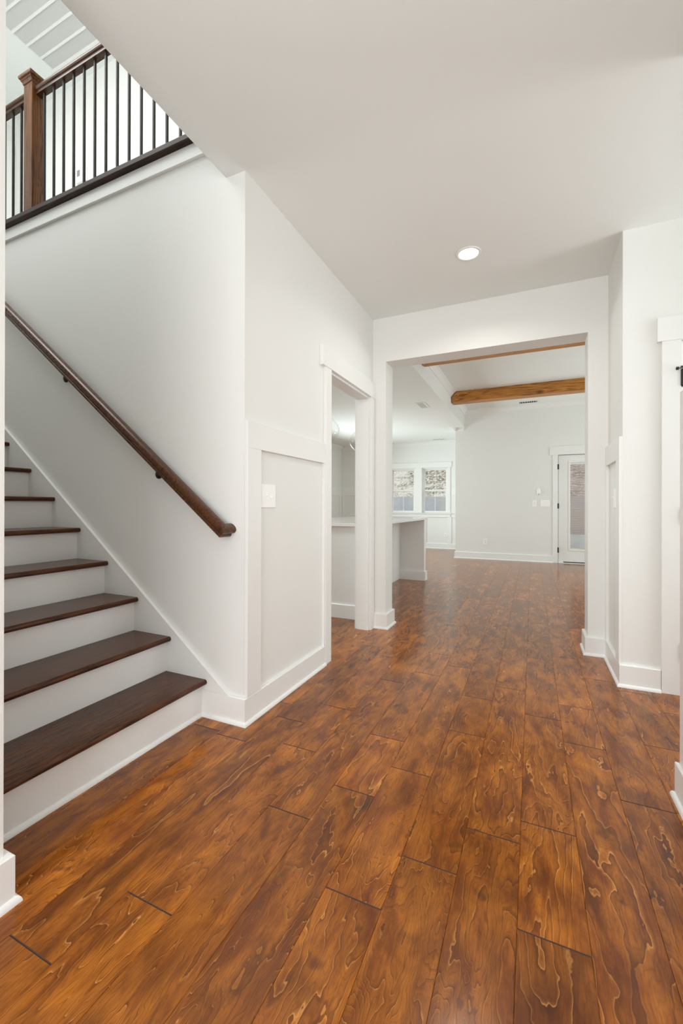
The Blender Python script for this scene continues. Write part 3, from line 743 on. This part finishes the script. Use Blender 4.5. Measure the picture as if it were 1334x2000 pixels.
# ------------------------------------------------------------------ far glass door with blinds
def glass_door():
    x0, x1, z0, z1 = .452, 1.358, .012, 2.062; y = YFAR + .012; th = .044
    lx0, lx1, lz0, lz1 = .648, 1.162, .262, 1.925
    d = struct('door_1', boxes([(x0, lx0, y, y + th, z0, z1), (lx1, x1, y, y + th, z0, z1), (lx0, lx1, y, y + th, z0, lz0), (lx0, lx1, y, y + th, lz1, z1)]), M_TRIM, bevel=.0015)
    w = .026
    obj('lite_frame', boxes([(lx0 - w, lx0 + .006, y - .010, y, lz0 - w, lz1 + w), (lx1 - .006, lx1 + w, y - .010, y, lz0 - w, lz1 + w), (lx0, lx1, y - .010, y, lz0 - w, lz0 + .006), (lx0, lx1, y - .010, y, lz1 - .006, lz1 + w)]), M_TRIM, d, bevel=.003)
    obj('glass', boxes([(lx0, lx1, y + .010, y + .013, lz0, lz1)]), M_GLASS, d)
    bm = bm_new(); z = lz0 + .30
    while z < lz1 - .05:
        prism(bm, [(y + .018, z), (y + .026, z - .0070), (y + .0268, z - .0064), (y + .0188, z + .0006)], 0, lx0 + .004, lx1 - .004); z += .0125
    bl = obj('blind', bm, M_BLIND, d); bl['label'] = 'thin pinkish blind slats'
    obj('blind_headrail', boxes([(lx0 + .002, lx1 - .002, y + .015, y + .032, lz1 - .045, lz1 - .004)]), M_TRIM, bl)
    for zz in (1.842, 1.092, .248):
        obj('hinge', boxes([(x0 - .016, x0 + .011, y - .036, y + .002, zz - .050, zz + .050)]), M_BLACK, d, bevel=.003)
    obj('threshold', boxes([(x0, x1, YFAR - .02, YFAR + .11, 0, .012)]), M_TRIM, d)
    obj('door_sweep', boxes([(x0 + .09, x1 - .01, y - .006, y, .013, .030)]), M_BLACK, d)
glass_door()
struct('gap_shade_1', boxes([(.432, .450, YFAR, YFAR + .12, 0, 2.066), (1.360, 1.378, YFAR, YFAR + .12, 0, 2.066), (.450, 1.360, YFAR, YFAR + .12, 2.064, 2.070)]), M_DARK)  # near-black strips that paint the shade in the gap round the door

# ------------------------------------------------------------------ side hall door (edge just in view) with hinge stop
d2 = struct('door_2', boxes([(.781, 1.586, YR + .004, YR + .039, .012, 2.036)]), M_TRIM, bevel=.0015)
struct('gap_shade_2', boxes([(.774, .781, YR + .02, YR + .11, 0, 2.04), (1.586, 1.592, YR + .02, YR + .11, 0, 2.04), (.781, 1.586, YR + .05, YR + .11, 2.036, 2.040)]), M_DARK)  # dark strips, the shaded gap at the door edge put into colour
bm = bm_new(); lathe(bm, [(0, -.056), (.004, -.052), (.0075, -.046), (.0075, .042), (.004, .05), (0, .052)], (.779, YR - .020, 1.820), seg=16)
box(bm, .772, .788, YR - .028, YR + .003, 1.775, 1.865)
hg = obj('hinge', bm, M_BLACK, d2); hg['label'] = 'black door hinge'
bm = bm_new(); tube(bm, [(.7895, YR - .022, 1.880), (.770, YR - .034, 1.872), (.752, YR - .050, 1.866)], .0035, 10)
lathe(bm, [(0, -.008), (.009, -.006), (.009, .005), (0, .006)], (.749, YR - .052, 1.866), axis=0, seg=14)
lathe(bm, [(0, -.006), (.008, -.005), (.008, .005), (0, .006)], (.779, YR - .020, 1.880), seg=14)
obj('hinge_stop', bm, M_BLACK, hg)
for zz in (1.03, .25):
    obj('hinge', boxes([(.772, .788, YR - .028, YR + .003, zz - .045, zz + .045)]), M_BLACK, d2)

# ------------------------------------------------------------------ front door behind the camera (glass sides let the daylight in)
fd = struct('door_4', boxes([(-.86, .06, YFRONT - .09, YFRONT - .045, .01, 2.06)]), M_TRIM, bevel=.002)
struct('window_3', boxes([(-1.25, -1.20, YFRONT - .1, YFRONT - .02, 0, 2.55), (-.91, -.86, YFRONT - .1, YFRONT - .02, 0, 2.55), (.06, .11, YFRONT - .1, YFRONT - .02, 0, 2.55), (.40, .45, YFRONT - .1, YFRONT - .02, 0, 2.55),
        (-1.2, .40, YFRONT - .1, YFRONT - .02, 2.06, 2.12), (-1.2, .40, YFRONT - .1, YFRONT - .02, 2.5, 2.55)]), M_TRIM)

# ------------------------------------------------------------------ outdoors behind the windows
rw = obj('retaining_wall', boxes([(-14, 12, 14.0, 14.3, -.3, 1.40)]), M_CONC, loc=(-2, 14.1, 0)); tag(rw, 'grey concrete retaining wall outside the windows', 'retaining wall')
bm = bm_new(); nx, ny = 60, 40; g = []
rnd = random.Random(3)
for j in range(ny + 1):
    row = []
    for i in range(nx + 1):
        x = -18 + 32 * i / nx; y = 14.25 + 22 * (j / ny) ** 1.4
        z = 1.36 + (y - 14.25) * .50 + (rnd.random() - .5) * .14 + .5 * math.sin(x * .5 + y * .35) * (j / ny)
        row.append(bm.verts.new((x, y, z)))
    g.append(row)
for j in range(ny):
    for i in range(nx): bm.faces.new((g[j][i], g[j][i + 1], g[j + 1][i + 1], g[j + 1][i]))
hs = struct('hillside', bm, M_MULCH)
struct('ground', boxes([(-18, 14, YD + .14, 14.0, -.4, -.12)]), M_GRASS)

for o in bpy.data.objects:
    if '_loc' in o: del o['_loc']
